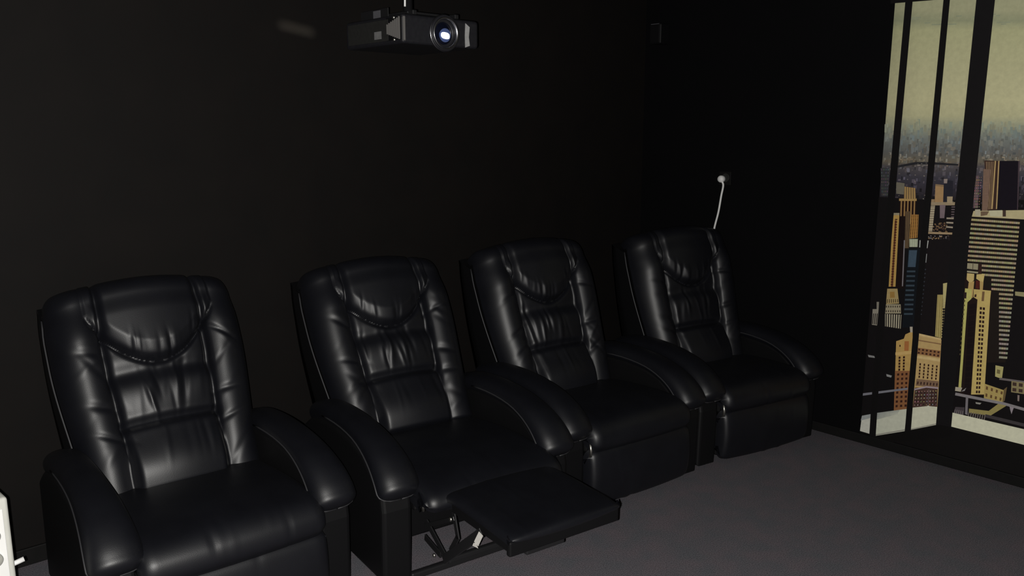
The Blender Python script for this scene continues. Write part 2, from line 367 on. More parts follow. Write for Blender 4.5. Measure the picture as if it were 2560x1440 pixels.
    p.windows([(2298, 905), (2350, 912), (2347, 950), (2295, 944)], 5, 5, 0.36, 0.72, (54, 32, 22)); p.quad([(2294, 946), (2349, 952), (2348, 968), (2291, 963)], (104, 80, 60)); p.windows([(2294, 950), (2349, 955), (2348, 966), (2292, 962)], 7, 1, 0.45, 0.6, (56, 36, 30))
    p.quad([(2290, 968), (2347, 966), (2345, 1018), (2284, 1020)], (64, 44, 38)); p.windows([(2290, 974), (2346, 972), (2345, 1014), (2285, 1016)], 8, 5, 0.35, 0.3, (124, 108, 98), 30, R); p.windows([(2292, 976), (2346, 974), (2345, 1014), (2287, 1016)], 6, 4, 0.3, 0.35, (34, 22, 24))
    # dark slab tower with golden side, right of the mullion
    q = [(2463, 401), (2502, 402), (2496, 524), (2470, 526)]; p.quad(q, (54, 36, 30)); p.vstripes([(2466, 404), (2487, 404), (2481, 522), (2472, 524)], 5, 0.4, (128, 104, 76)); p.quad([(2489, 402), (2492.5, 402), (2484, 522), (2480.5, 522)], (146, 122, 78)); p.quad([(2498, 402), (2501, 402), (2495, 522), (2492, 522)], (146, 122, 78))
    q = [(2461, 422), (2479, 424), (2471, 527), (2457, 527)]; p.quad(q, (120, 96, 78)); p.vstripes(q, 5, 0.4, (76, 56, 50)); p.hstripes(q, 26, 0.25, (84, 64, 54))
    p.quad([(2502, 402), (2552, 402), (2547, 524), (2495, 523)], (20, 14, 25)); p.quad([(2548, 402), (2552, 402), (2547, 524), (2545, 524)], (60, 48, 54))
    p.quad([(2437, 440), (2450, 438), (2447, 520), (2436, 520)], (76, 62, 62)); p.windows([(2438, 440), (2458, 440), (2452, 520), (2436, 520)], 4, 12, 0.4, 0.5, (116, 92, 82), 26, R)
    p.quad([(2436, 527), (2600, 524), (2600, 550), (2432, 541)], (150, 140, 104)); p.quad([(2440, 523), (2453, 523), (2453, 539), (2440, 539)], (144, 138, 116)); p.quad([(2475, 526), (2508, 525), (2508, 541), (2478, 540)], (156, 152, 124)); p.quad([(2454, 528), (2475, 528), (2470, 537), (2454, 540)], (92, 74, 56)); p.quad([(2509, 525), (2517, 525), (2517, 541), (2509, 541)], (58, 44, 38))
    # striped office slab
    def sx(y): return 2431 - (y - 541) * 0.09
    def ex(y): return 2552 - (y - 548) * 0.093
    p.quad([(2431, 541), (2552, 549), (2516, 905), (2412, 905)], (30, 23, 19)); p.lvl()
    y = 546
    while y < 892:
        a = sx(y) if y < 650 else (2457 if y < 682 else (2481 if y < 718 else 2500))
        b = ex(y); d = (b - a) * 0.072; h = 5.3
        cA = (134, 124, 94) if y < 760 else (128, 122, 104)
        yy = y + (a - sx(y)) * 0.072
        n = max(4, int((b - a) / 5))
        for i in range(n):
            p.sub([(a, yy), (b, yy + d), (b - 0.5, yy + d + h), (a - 0.5, yy + h)], i / n, (i + 0.93) / n, 0, 1, tuple(v + R.uniform(-12, 8) for v in cA))
        y += 11.2
    p.quad([(2540, 728), (2640, 736), (2640, 752), (2540, 738)], (122, 116, 82))
    # roof tanks and yellow twin tower
    p.quad([(2421, 657), (2448, 659), (2447, 674), (2420, 671)], (124, 118, 94)); p.quad([(2434, 657), (2436, 657), (2435, 673), (2433, 673)], (78, 70, 56)); p.quad([(2420, 676), (2448, 679), (2447, 683), (2420, 680)], (130, 124, 100)); p.quad([(2449, 658), (2457, 660), (2456, 685), (2448, 683)], (48, 28, 24))
    p.quad([(2415, 690), (2482, 724), (2462, 988), (2398, 988)], (32, 20, 18))
    p.quad([(2420, 682), (2438, 684), (2437, 700), (2431, 705), (2429, 726), (2424, 726), (2426, 706), (2419, 698)], (162, 142, 88)); p.quad([(2444, 685), (2464, 684), (2461, 702), (2458, 722), (2452, 722), (2452, 702), (2443, 696)], (164, 144, 86))
    p.quad([(2424, 706), (2438, 702), (2434, 744), (2420, 742)], (150, 124, 72)); p.quad([(2452, 702), (2461, 704), (2458, 740), (2452, 744)], (150, 124, 72)); p.quad([(2442, 700), (2452, 702), (2450, 722), (2441, 720)], (76, 28, 20))
    p.quad([(2415, 720), (2432, 722), (2431, 746), (2421, 755), (2405, 972), (2398, 972), (2404, 900)], (152, 148, 80)); p.windows([(2412, 735), (2418, 735), (2404, 890), (2400, 890)], 1, 14, 0.6, 0.4, (70, 62, 36))
    p.quad([(2437, 722), (2480, 726), (2478, 745), (2463, 985), (2430, 985), (2446, 748), (2436, 742)], (160, 140, 80))
    p.windows([(2451, 764), (2466, 766), (2453, 984), (2441, 984)], 2, 20, 0.72, 0.6, (46, 26, 22)); p.windows([(2424, 760), (2443, 756), (2429, 985), (2412, 985)], 1, 16, 0.9, 0.9, (24, 14, 16)); p.quad([(2458, 728), (2464, 728), (2462, 752), (2456, 752)], (96, 72, 46))
    p.quad([(2439, 735), (2444, 735), (2443, 742), (2438, 742)], (60, 40, 30)); p.quad([(2412, 730), (2419, 730), (2418, 746), (2411, 744)], (40, 28, 26))
    # low blocks at the lower right
    q = [(2464, 958), (2514, 975), (2508, 1006), (2462, 994)]; p.quad(q, (142, 124, 70)); p.windows(q, 4, 2, 0.4, 0.45, (84, 60, 34)); p.quad([(2512, 972), (2520, 966), (2514, 1000), (2508, 1006)], (86, 70, 44))
    p.quad([(2491, 912), (2511, 916), (2507, 946), (2490, 940)], (142, 136, 86)); p.quad([(2495, 922), (2503, 924), (2502, 934), (2494, 932)], (92, 84, 50))
    p.quad([(2502, 943), (2640, 962), (2640, 967), (2500, 948)], (86, 80, 80)); q = [(2531, 951), (2640, 966), (2640, 996), (2530, 979)]; p.quad(q, (112, 102, 70)); p.windows(q, 7, 2, 0.62, 0.6, (58, 42, 36)); p.quad([(2546, 986), (2551, 987), (2550, 1002), (2546, 1001)], (110, 96, 92))
    p.quad([(2391, 966), (2408, 968), (2404, 978), (2390, 976)], (142, 136, 118)); p.quad([(2405, 978), (2418, 968), (2414, 976)], (112, 110, 110))
    p.quad([(2425, 1020), (2474, 1026), (2498, 1008), (2520, 1012), (2478, 1038), (2424, 1031)], (122, 112, 64)); p.quad([(2391, 1016), (2414, 1017), (2412, 1036), (2386, 1032)], (56, 50, 54)); p.vstripes([(2388, 1022), (2412, 1026), (2410, 1037), (2386, 1032)], 5, 0.4, (92, 86, 86))
    p.vstripes([(2422, 1028), (2468, 1036), (2465, 1051), (2420, 1040)], 8, 0.5, (84, 78, 74)); p.quad([(2466, 1034), (2640, 1076), (2640, 1084), (2466, 1042)], (52, 48, 50)); p.quad([(2441, 1004), (2456, 1006), (2452, 1010), (2442, 1008)], (120, 118, 112))
    # rails
    p.quad([(LX(982), 982), (2272, 968), (2272, 973), (LX(988), 988)], (96, 96, 104)); p.quad([(2286, 971), (2318, 964), (2348, 967), (2348, 971), (2318, 968), (2286, 975)], (134, 120, 126))
    p.quad([(2391, 980), (2511, 1004), (2640, 1040), (2640, 1048), (2511, 1011), (2390, 987)], (108, 104, 106)); p.quad([(2417, 990), (2423, 991), (2421, 1036), (2415, 1034)], (98, 94, 98)); p.quad([(2526, 1014), (2537, 1017), (2534, 1025), (2531, 1034), (2528, 1024)], (118, 110, 116))
    p.vstripes([(2323, 972), (2326, 972), (2324, 1016), (2321, 1016)], 1, 0.9, (74, 60, 58))
    # white parapet
    p.quad([(LX(1038) + 2, 1038), (2179, 1034), (2176, 1083), (LX(1076), 1076)], (160, 160, 150)); p.quad([(LX(1038) + 2, 1038), (2179, 1034), (2178, 1044), (LX(1050), 1050)], (122, 126, 126))
    p.quad([(2194, 1031), (2270, 1021), (2264, 1077), (2190, 1089)], (158, 160, 144)); p.grad([(2194, 1031), (2252, 1023), (2246, 1034), (2194, 1048)], [(112, 116, 114), (128, 131, 122), (150, 152, 138), (126, 129, 122)]); p.quad([(2190, 1085), (2264, 1072), (2264, 1075), (2190, 1088)], (120, 118, 110))
    p.quad([(2282, 1018), (2320, 1014), (2323, 1012), (2326, 1014), (2346, 1016), (2344, 1062), (2278, 1076)], (168, 168, 148)); p.quad([(2278, 1071), (2344, 1057), (2344, 1059.5), (2278, 1073.5)], (122, 120, 110))
    p.quad([(2383, 1030), (2560, 1071), (2900, 1150), (2900, 1200), (2560, 1110), (2380, 1065)], (176, 173, 150))
    # dark frame of the printed window
    F = (15, 13, 14); F2 = (19, 17, 19)
    p.quad([(2266, -60), (2284.5, -60), (2252, 360), (2199, 976), (2191, 1096), (2178, 1096), (2183, 976), (2234, 360)][0:0] or [(2271.8, -60), (2290, -60), (2252, 360), (2234, 360)], F)
    p.quad([(2234, 360), (2252, 360), (2226, 660), (2208, 660)], F); p.quad([(2208, 660), (2226, 660), (2199, 976), (2183, 976)], F); p.quad([(2183, 976), (2199, 976), (2191.5, 1096), (2177, 1096)], F)
    p.quad([(2367, -60), (2383, -60), (2344, 360), (2327, 360)], F); p.quad([(2327, 360), (2344, 360), (2314, 680), (2298, 680)], F); p.quad([(2298, 680), (2314, 680), (2288, 972), (2273, 972)], F); p.quad([(2273, 972), (2288, 972), (2279, 1084), (2264, 1084)], F)
    p.quad([(2449.5, -60), (2496.5, -60), (2451, 360), (2406, 360)], F2); p.quad([(2406, 360), (2451, 360), (2415, 700), (2371, 700)], F2); p.quad([(2371, 700), (2415, 700), (2401, 840), (2358.5, 840)], F2); p.quad([(2358.5, 840), (2401, 840), (2380, 1072), (2341.5, 1072)], F2)
    p.quad([(2229, -60), (2560, -80), (2560, -14), (2360, -1), (2229, 9.5)], F)
    p.quad([(2190, 1088.5), (2264, 1076.5), (2344, 1060.5), (2360, 1062), (2380, 1065.5), (2380, 1090), (2190, 1110)], (13, 11, 11))
    p.quad([(2700, -300), (2760, -300), (2720, 1500), (2690, 1500)], F2)
    me = bpy.data.meshes.new('wall_mural'); me.from_pydata([tuple(v) for v in p.v], [], p.f); me.update()
    ca = me.color_attributes.new('print', 'FLOAT_COLOR', 'CORNER')
    for poly in me.polygons:
        for li in poly.loop_indices: ca.data[li].color = (*p.c[me.loops[li].vertex_index], 1)
    bm = bmesh.new(); bm.from_mesh(me)
    lim = [f for f in bm.faces if any(v.co.z > 2.33 or v.co.y < -0.36 or v.co.z < 0.05 for v in f.verts)]
    for (pt, no) in (((0, 0, 2.32), (0, 0, 1)), ((0, -0.35, 0), (0, -1, 0)), ((0, 0, 0.052), (0, 0, -1))):
        bmesh.ops.bisect_plane(bm, geom=bm.verts[:] + bm.edges[:] + bm.faces[:], plane_co=pt, plane_no=no, clear_outer=True)
    bm.to_mesh(me); bm.free()
    m = bpy.data.materials.new('printed_city_view'); m.use_nodes = True; nt = m.node_tree; b = nt.nodes['Principled BSDF']
    b.inputs['Roughness'].default_value = 0.7; b.inputs['Specular IOR Level'].default_value = 0.15
    at = nt.nodes.new('ShaderNodeAttribute'); at.attribute_name = 'print'
    tc = nt.nodes.new('ShaderNodeTexCoord'); n = nt.nodes.new('ShaderNodeTexNoise'); n.inputs['Scale'].default_value = 55; n.inputs['Detail'].default_value = 5
    mr = nt.nodes.new('ShaderNodeMapRange'); mr.inputs[1].default_value = 0.25; mr.inputs[2].default_value = 0.75; mr.inputs[3].default_value = 0.92; mr.inputs[4].default_value = 1.07
    mx = nt.nodes.new('ShaderNodeMix'); mx.data_type = 'RGBA'; mx.blend_type = 'MULTIPLY'; mx.inputs[0].default_value = 1.0
    nt.links.new(tc.outputs['Object'], n.inputs['Vector']); nt.links.new(n.outputs['Fac'], mr.inputs[0]); nt.links.new(at.outputs['Color'], mx.inputs[6]); nt.links.new(mr.outputs[0], mx.inputs[7]); nt.links.new(mx.outputs[2], b.inputs['Base Color'])
    me.materials.append(m)
    o = bpy.data.objects.new('wall_mural', me); COL.objects.link(o)
    tag(o, 'photo mural of a skyscraper city seen through a dark window frame, on the side wall', 'mural')
build_mural()

# ------------------------------------------------------------------ recliners
ARM_X = 0.357
ARM_PATH = [(0.29, 0.485), (0.18, 0.515), (0.02, 0.525), (-0.13, 0.516), (-0.235, 0.492), (-0.315, 0.456), (-0.368, 0.415), (-0.394, 0.382)]

def arm_pad(parent, sx):
    path = catmull([(0, y, z) for y, z in ARM_PATH], 36)
    n = len(path); rings = []
    for i, c in enumerate(path):
        t = (path[min(i + 1, n - 1)] - path[max(i - 1, 0)]).normalized()
        f = i / (n - 1)
        hw = 0.060 + 0.021 * sstep(0.3, 0.95, f); hh = 0.046 + 0.012 * sstep(0.4, 0.9, f)
        rings.append((c, t, hw, hh))
    c, t, hw, hh = rings[-1]
    for k in range(1, 9):
        a = k / 8 * PI / 2; rings.append((c + t * (0.036 * math.sin(a)), t, max(0.0015, hw * math.cos(a) ** 0.7), max(0.0015, hh * math.cos(a) ** 0.9)))
    c, t, hw, hh = rings[0]
    pre = []
    for k in range(6, 0, -1):
        a = k / 6 * PI / 2; pre.append((c - t * (0.03 * math.sin(a)), t, max(0.0015, hw * math.cos(a) ** 0.6), max(0.0015, hh * math.cos(a) ** 0.7)))
    rings = pre + rings
    S = 32; verts, faces = [], []
    for c, t, hw, hh in rings:
        nrm = Vector((0, t.z, -t.y)); nrm = nrm if nrm.z > 0 or abs(nrm.z) < 1e-6 else -nrm
        for j in range(S):
            q = 2 * PI * j / S; cx, cz = math.cos(q), math.sin(q)
            e = 0.90
            x = math.copysign(abs(cx) ** e, cx) * hw; h = math.copysign(abs(cz) ** e, cz) * hh
            verts.append(Vector((sx * ARM_X + x, c.y, c.z)) + nrm * h)
    for i in range(len(rings) - 1):
        for j in range(S): faces.append((i * S + j, i * S + (j + 1) % S, (i + 1) * S + (j + 1) % S, (i + 1) * S + j))
    pad = mesh_obj('arm_pad', verts, faces, M['leather'], parent)
    for sd in (-1, 1):                                         # welt along each side of the pad, round the front
        pts = []
        for c, t, hw, hh in rings[len(pre) + 6::2]:
            nrm = Vector((0, t.z, -t.y)); nrm = nrm if nrm.z > 0 or abs(nrm.z) < 1e-6 else -nrm
            pts.append(Vector((sx * ARM_X + sd * (hw * 0.985 + 0.001), c.y, c.z)) + nrm * (-0.12 * hh))
        tube('piping', pts, 0.0032, M['piping'], pad, 6)
    return pad

def arm_panel(parent, sx):
    top = [(y, z - 0.02) for y, z in ARM_PATH[:-2]]
    prof = [(-0.385, 0.02)] + [(-0.392, 0.30), (-0.380, 0.37)] + [p for p in reversed(top)][1:] + [(0.33, 0.44), (0.39, 0.40), (0.40, 0.02)]
    return prism('arm_panel', prof, sx * (ARM_X + 0.004) - 0.060, sx * (ARM_X + 0.004) + 0.060, M['side'], parent, bev=0.016)

def ridge(x, c, s): return math.exp(-((x - c) / s) ** 2)

def make_back(parent, seed, lean, dy):
    R = random.Random(seed)
    hp = [(R.uniform(-0.5, 0.5), R.uniform(0.014, 0.034), R.uniform(-0.008, 0.006), R.uniform(-0.25, 0.25)) for _ in range(13)]
    mp = [(R.uniform(-0.47, 0.47), R.uniform(0.018, 0.045), R.uniform(-0.009, 0.008), R.uniform(-0.4, 0.4), R.uniform(0.44, 0.56), R.uniform(0.06, 0.12)) for _ in range(13)]
    lp = [(R.uniform(-0.5, 0.5), R.uniform(0.02, 0.05), R.uniform(-0.004, 0.004), R.uniform(-0.3, 0.3)) for _ in range(8)]
    bp = [(sd, v0 + R.uniform(-0.02, 0.02), R.uniform(0.009, 0.015), R.uniform(-0.008, -0.005), R.uniform(-0.35, 0.35)) for sd in (-1, 1) for v0 in (0.33, 0.46, 0.73)] + \
         [(R.choice((-1, 1)), R.uniform(0.1, 0.8), R.uniform(0.012, 0.022), R.uniform(-0.004, 0.003), R.uniform(-0.7, 0.7)) for _ in range(12)]
    ld = Vector((0, math.sin(math.radians(lean)), math.cos(math.radians(lean)))); pb = Vector((0, 0.150 + dy, 0.40)) - ld * 0.08; pt = pb + ld * 0.715
    ax = (pt - pb); Ln = ax.length; ax.normalize(); nf = Vector((0, -ax.z, ax.y))
    def xf(p): return p
    def hw(v): return 0.312 + 0.036 * sstep(0.05, 0.75, v) - 0.006 * sstep(0.88, 1.0, v)
    def hcurve(u): return 0.645 + 0.205 * (abs(u) / 0.58) ** 2.1
    SEAM = 0.54
    def depth(u, v):
        a = abs(u)
        # bolster tube
        tb = max(0.0, 1 - ((a - 0.72) / 0.285) ** 2)
        bol = (0.088 + 0.070 * v) * (1 - 0.22 * sstep(0.8, 1.0, v)) * math.sqrt(tb)
        cen = 0.082 + 0.020 * v + 0.022 * math.cos(min(1, a / SEAM) * PI / 2)
        cen += 0.052 * ridge(v, 0.12, 0.18) + 0.014 * ridge(v, 0.50, 0.10) - 0.024 * ridge(v, 0.347, 0.022) - 0.016 * ridge(v, 0.605, 0.045)
        cen -= 0.032 * ridge(a, SEAM, 0.045)
        w = sstep(SEAM - 0.02, SEAM + 0.03, a)
        d = cen * (1 - w) + max(bol, 0) * w
        d += 0.012 * w * ridge(v, 0.2, 0.22) * math.sqrt(tb)
        # headrest pillow over the U seam
        hc = hcurve(u)
        if a < 0.66:
            k = (v - hc)
            fade = 1 - sstep(0.52, 0.66, a)
            lift = 0.040 * math.sqrt(max(0.0, min(1, (k + 0.0) / 0.09))) if k > 0 else 0
            d += lift * (0.35 + 0.65 * fade) * (1 - 0.25 * sstep(0.9, 1.0, v)) - 0.020 * ridge(k, 0.0, 0.016) * (0.3 + 0.7 * fade)
            if k > 0:
                for u0, s, am, sl in hp: d += am * ridge(u + sl * (v - hc), u0, s) * ridge(k, 0.045, 0.06) * fade
            if v < hc:
                for u0, s, am, sl, vc, vs_ in mp: d += am * ridge(u + sl * (v - 0.50), u0, s) * ridge(v, vc, vs_) * (1 - w)
            for u0, s, am, sl in lp: d += am * ridge(u + sl * v, u0, s) * ridge(v, 0.24, 0.08) * (1 - w)
        for sd, v0, s, am, sl in bp:
            if sd * u > 0.4: d += am * ridge(v + sl * (a - 0.72), v0, s * 1.4) * ridge(a, 0.66, 0.15)
        if v < 0.03: d -= 0.05 * (1 - v / 0.03) ** 2
        return d
    NU, NV, NR = 132, 120, 22
    us = [-1 + 2 * i / NU for i in range(NU + 1)]
    us = [math.copysign(abs(u) ** 0.85 if abs(u) > 0.5 else abs(u), u) if False else u for u in us]
    verts = []
    for j in range(NV + 1 + NR):
        v = min(1.0, j / NV); phi = max(0, j - NV) / NR * math.radians(118)
        for u in us:
            # the outer edge keeps a full round so that it closes on the welt
            d = depth(u, v); r = 0.075
            edge = math.sqrt(max(0.0, 1 - max(0.0, (abs(u) - 0.9) / 0.1) ** 2))
            crown = 0.030 * (1 - u * u)
            base = pb + ax * (Ln * v + crown * v)
            if phi > 0:
                rr = min(r, max(0.02, d + 0.03)) * (0.35 + 0.65 * edge)
                p = base + nf * (d - rr + rr * math.cos(phi)) + ax * (rr * math.sin(phi))
            else:
                p = base + nf * d
            p = p + Vector((u * hw(v) * (1 - 0.015 * (phi > 0) * math.sin(phi)), 0, 0))
            verts.append(xf(p))
    regs = {'left_bolster': [], 'right_bolster': [], 'headrest': [], 'lumbar_panel': [], 'lower_panel': []}
    W = NU + 1
    for j in range(NV + NR):
        for i in range(NU):
            u = (us[i] + us[i + 1]) / 2; v = (j + 0.5) / NV
            f = (j * W + i, j * W + i + 1, (j + 1) * W + i + 1, (j + 1) * W + i)
            if v > 0.93 or (abs(u) < 0.60 and v > hcurve(u)): k = 'headrest'
            elif u < -SEAM: k = 'left_bolster'
            elif u > SEAM: k = 'right_bolster'
            elif v > 0.347: k = 'lumbar_panel'
            else: k = 'lower_panel'
            regs[k].append(f)
    back = None
    # shell: black sides and rear
    sv, sf = [], []
    NS = 24
    rear_b = Vector((0, 0.34 + dy, 0.16)); rear_t = pt + Vector((0, 0.120, 0.03))
    for j in range(NS + 1):
        v = j / NS; f = xf(pb + ax * (Ln * v)); f2 = pb + ax * (Ln * v)
        if v == 0: f2 = f2 + Vector((0, 0.03, -0.1))
        r = rear_b.lerp(rear_t, v)
        h = hw(v)
        for x, q in ((-h, xf(f2)), (-h, xf(f2.lerp(r, 0.6))), (-h * 0.985, xf(r)), (0, xf(r) + Vector((0, 0.02, 0))), (h * 0.985, xf(r)), (h, xf(f2.lerp(r, 0.6))), (h, xf(f2))):
            sv.append(Vector((x, q.y, q.z)))
    for j in range(NS):
        for i in range(6): sf.append((j * 7 + i, (j + 1) * 7 + i, (j + 1) * 7 + i + 1, j * 7 + i + 1))
    # top cap of the shell follows the crown
    b0 = len(sv)
    for i in range(13):
        u = -1 + i / 6; q = xf(pt + ax * (0.030 * (1 - u * u) + 0.045 * math.sqrt(max(0, 1 - u ** 4))) + Vector((0, 0.06, 0))); sv.append(Vector((u * hw(1) * 0.99, q.y, q.z)))
        q = xf(rear_t + ax * (0.014 * (1 - u * u))); sv.append(Vector((u * hw(1) * 0.985, q.y, q.z)))
    for i in range(12): sf.append((b0 + 2 * i, b0 + 2 * i + 2, b0 + 2 * i + 3, b0 + 2 * i + 1))
    back = mesh_obj('back_shell', sv, sf, M['side'], parent)
    for k, fs in regs.items():
        used = sorted({i for f in fs for i in f}); mp_ = {i: n for n, i in enumerate(used)}
        mesh_obj(k, [verts[i] for i in used], [tuple(mp_[i] for i in f) for f in fs], M['leather'], parent)
    for sd in (-1, 1):
        pts = [xf(pb + ax * (Ln * v) + nf * 0.003 + Vector((sd * (hw(v) + 0.002), 0, 0))) for v in [i / 24 for i in range(25)]]
        tube('piping', pts, 0.0034, M['piping'], back, 6)

def profile_surface(name, prof, half, parent, seed, material, edge=0.03, amp=0.003, nw=10, n=70, nu=60, close=0.05):
    """upholstered surface: (y, z) profile swept over x, edges rounded inwards along the profile normal, soft wrinkles"""
    R = random.Random(seed)
    wr = [(R.uniform(-0.95, 0.95), R.uniform(0.02, 0.05), R.uniform(-amp, amp), R.uniform(0, 1), R.uniform(0.05, 0.2), R.uniform(-0.3, 0.3)) for _ in range(nw)]
    path = catmull([(0, y, z) for y, z in prof], n); verts, faces = [], []
    W = nu + 1 + 2
    for j, c in enumerate(path):
        t = (path[min(j + 1, n)] - path[max(j - 1, 0)]).normalized(); nr = Vector((0, t.z, -t.y))
        f = j / n
        row = []
        for i in range(nu + 1):
            u = -1 + 2 * i / nu; a = abs(u)
            e = max(0.0, (a - 0.84) / 0.16); d = -edge * (1 - math.sqrt(max(0.0, 1 - e * e))) + 0.010 * (1 - a * a)
            for u0, s, am, f0, fs, sl in wr: d += am * ridge(u + sl * (f - f0), u0, s) * ridge(f, f0, fs)
            row.append(Vector((u * half, c.y, c.z)) + nr * d)
        row = [row[0] - nr * close] + row + [row[-1] - nr * close]
        verts += row
    for j in range(n):
        for i in range(W - 1): faces.append((j * W + i, j * W + i + 1, (j + 1) * W + i + 1, (j + 1) * W + i))
    return mesh_obj(name, verts, faces, material, parent)

def make_recliner(front_mid, deg, label, seed, lean=27, dy=0.0, open_rest=False):
    a = math.radians(deg)
    cx = front_mid[0] - math.sin(a) * 0.45; cy = front_mid[1] + math.cos(a) * 0.45
    t = empty('recliner', (cx, cy, 0), a, label, 'armchair', 'row of black leather recliners')
    for s in (-1, 1):
        arm_panel(t, s); arm_pad(t, s)
        box('foot', (s * ARM_X, -0.33, 0.011), (0.05, 0.05, 0.022), M['steel'], t, 0.004); box('foot', (s * ARM_X, 0.34, 0.011), (0.05, 0.05, 0.022), M['steel'], t, 0.004)
    make_back(t, seed, lean, dy)
    seat = [(0.30, 0.37), (0.14, 0.388), (0.02, 0.405), (-0.14, 0.42), (-0.30, 0.425), (-0.40, 0.412), (-0.450, 0.375), (-0.460, 0.325), (-0.435, 0.288)]
    if open_rest:
        seat = [(0.30, 0.36), (0.14, 0.378), (0.02, 0.395), (-0.14, 0.41), (-0.30, 0.412), (-0.42, 0.400), (-0.50, 0.375), (-0.525, 0.34), (-0.51, 0.315)]
    s_ = profile_surface('seat_cushion', seat, 0.306, t, seed + 7, M['leather'], edge=0.035, amp=0.004, nw=14)
    box('seat_platform', (0, -0.12, 0.30), (0.575, 0.52, 0.06), M['side'], t, 0.01)
    if not open_rest:
        fr = [(-0.41, 0.30), (-0.445, 0.275), (-0.458, 0.20), (-0.456, 0.12), (-0.440, 0.055), (-0.41, 0.040)]
        profile_surface('footrest', fr, 0.306, t, seed + 11, M['leather'], edge=0.02, amp=0.003, nw=8, n=40)
        box('base_frame', (0, -0.02, 0.12), (0.56, 0.70, 0.16), M['side'], t, 0.01)
        for sx_ in (-1,):
            b = tube('hinge_bracket', [(sx_ * 0.298, -0.425, 0.33), (sx_ * 0.300, -0.43, 0.30), (sx_ * 0.298, -0.425, 0.265)], 0.007, M['chrome'], t, 10)
    else:
        flap = [(-0.48, 0.352), (-0.54, 0.382), (-0.66, 0.386), (-0.78, 0.384), (-0.88, 0.381), (-0.922, 0.376), (-0.932, 0.366), (-0.922, 0.356)]
        rest = profile_surface('footrest', flap, 0.232, t, seed + 11, M['leather'], edge=0.012, amp=0.003, nw=10, close=0.018)
        box('footrest_board', (0, -0.73, 0.338), (0.452, 0.37, 0.044), M['side'], t, 0.008)
        box('board_edge', (0, -0.908, 0.334), (0.462, 0.022, 0.052), M['side'], rest, 0.006)
        box('board_bracket', (-0.06, -0.87, 0.298), (0.16, 0.03, 0.05), M['steel'], t, 0.006)
        for sx_ in (-1, 1):
            x = sx_ * 0.215
            bar('link_bar', (x, -0.345, 0.192), (x, -0.494, 0.106), 0.026, 0.006, M['steel'], t)
            bar('link_bar', (x - sx_ * 0.012, -0.310, 0.112), (x - sx_ * 0.012, -0.415, 0.092), 0.026, 0.006, M['steel'], t)
            bar('link_bar', (x + sx_ * 0.010, -0.490, 0.112), (x + sx_ * 0.010, -0.735, 0.315), 0.034, 0.006, M['steel'], t)
            bar('link_bar', (x - sx_ * 0.008, -0.507, 0.150), (x - sx_ * 0.008, -0.556, 0.220), 0.022, 0.006, M['steel'], t)
            bar('link_bar', (x - sx_ * 0.008, -0.556, 0.220), (x - sx_ * 0.008, -0.530, 0.300), 0.022, 0.006, M['steel'], t)
            bar('link_bar', (x + sx_ * 0.002, -0.335, 0.178), (x + sx_ * 0.002, -0.545, 0.290), 0.016, 0.006, M['steel'], t)
            lathe('rivet', [(0.0075, 0.0), (0.0075, 0.003), (0.004, 0.005)], M['chrome'], t, 12, '-X', (x - 0.008, -0.535, 0.285))
            lathe('rivet', [(0.0075, 0.0), (0.0075, 0.003), (0.004, 0.005)], M['chrome'], t, 12, '-X', (x - 0.012, -0.415, 0.094))
        bar('front_rail', (-0.30, -0.376, 0.018), (0.30, -0.376, 0.018), 0.028, 0.028, M['steel'], t)
        bar('cross_bar', (-0.21, -0.50, 0.11), (0.21, -0.50, 0.11), 0.022, 0.022, M['steel'], t)
        box('base_frame', (0, 0.10, 0.12), (0.56, 0.50, 0.16), M['side'], t, 0.01)
        b = lathe('highlight_knob', [(0.004, 0.012), (0.013, 0.008), (0.015, 0.0), (0.012, -0.010), (0.006, -0.014)], M['chrome'], t, 16, '-Y', (-0.262, -0.395, 0.325))  # added bright knob imitating a highlight on the leather seat corner
        tube('hinge_bracket', [(-0.262, -0.39, 0.31), (-0.262, -0.40, 0.295), (-0.258, -0.395, 0.272)], 0.006, M['chrome'], t, 8)
    return t

r1 = make_recliner((1.025, 2.425), -3, 'black leather recliner at the end of the row beside the white heater', 3, 27.5, 0.035)
r2 = make_recliner((1.944, 2.276), -7.5, 'black leather recliner with its footrest swung out and metal linkage showing', 14, 31, 0.08, True)
r3 = make_recliner((2.834, 2.250), -6.5, 'closed black leather recliner between the one with raised footrest and the one nearest the mural', 25, 25, 0.025)
r4 = make_recliner((3.70, 2.145), -11, 'black leather recliner at the end of the row nearest the city mural', 36, 21, -0.055)

# white care tag hanging under the open footrest
def chair_pt(t, p):
    return Matrix.Translation(t.location) @ Matrix.Rotation(t.rotation_euler.z, 4, 'Z') @ Vector(p)
def sheet(name, px, X, parent):
    q = [at_x(x, y, X) for x, y in px] + [at_x(x, y, X) + Vector((0.0012, 0, 0)) for x, y in px]
    return mesh_obj(name, q, [(0, 1, 2, 3), (7, 6, 5, 4), (0, 4, 5, 1), (1, 5, 6, 2), (2, 6, 7, 3), (3, 7, 4, 0)], M['paper'], parent, False)
tagpaper = sheet('care_tag', [(1197, 1329), (1207, 1340), (1195, 1366), (1185, 1354)], 1.658, None)
sheet('folded_corner', [(1184, 1357), (1188, 1358), (1195, 1371), (1181, 1364)], 1.656, tagpaper)
tag(tagpaper, 'small white paper tag hanging on the linkage under the raised footrest', 'tag')

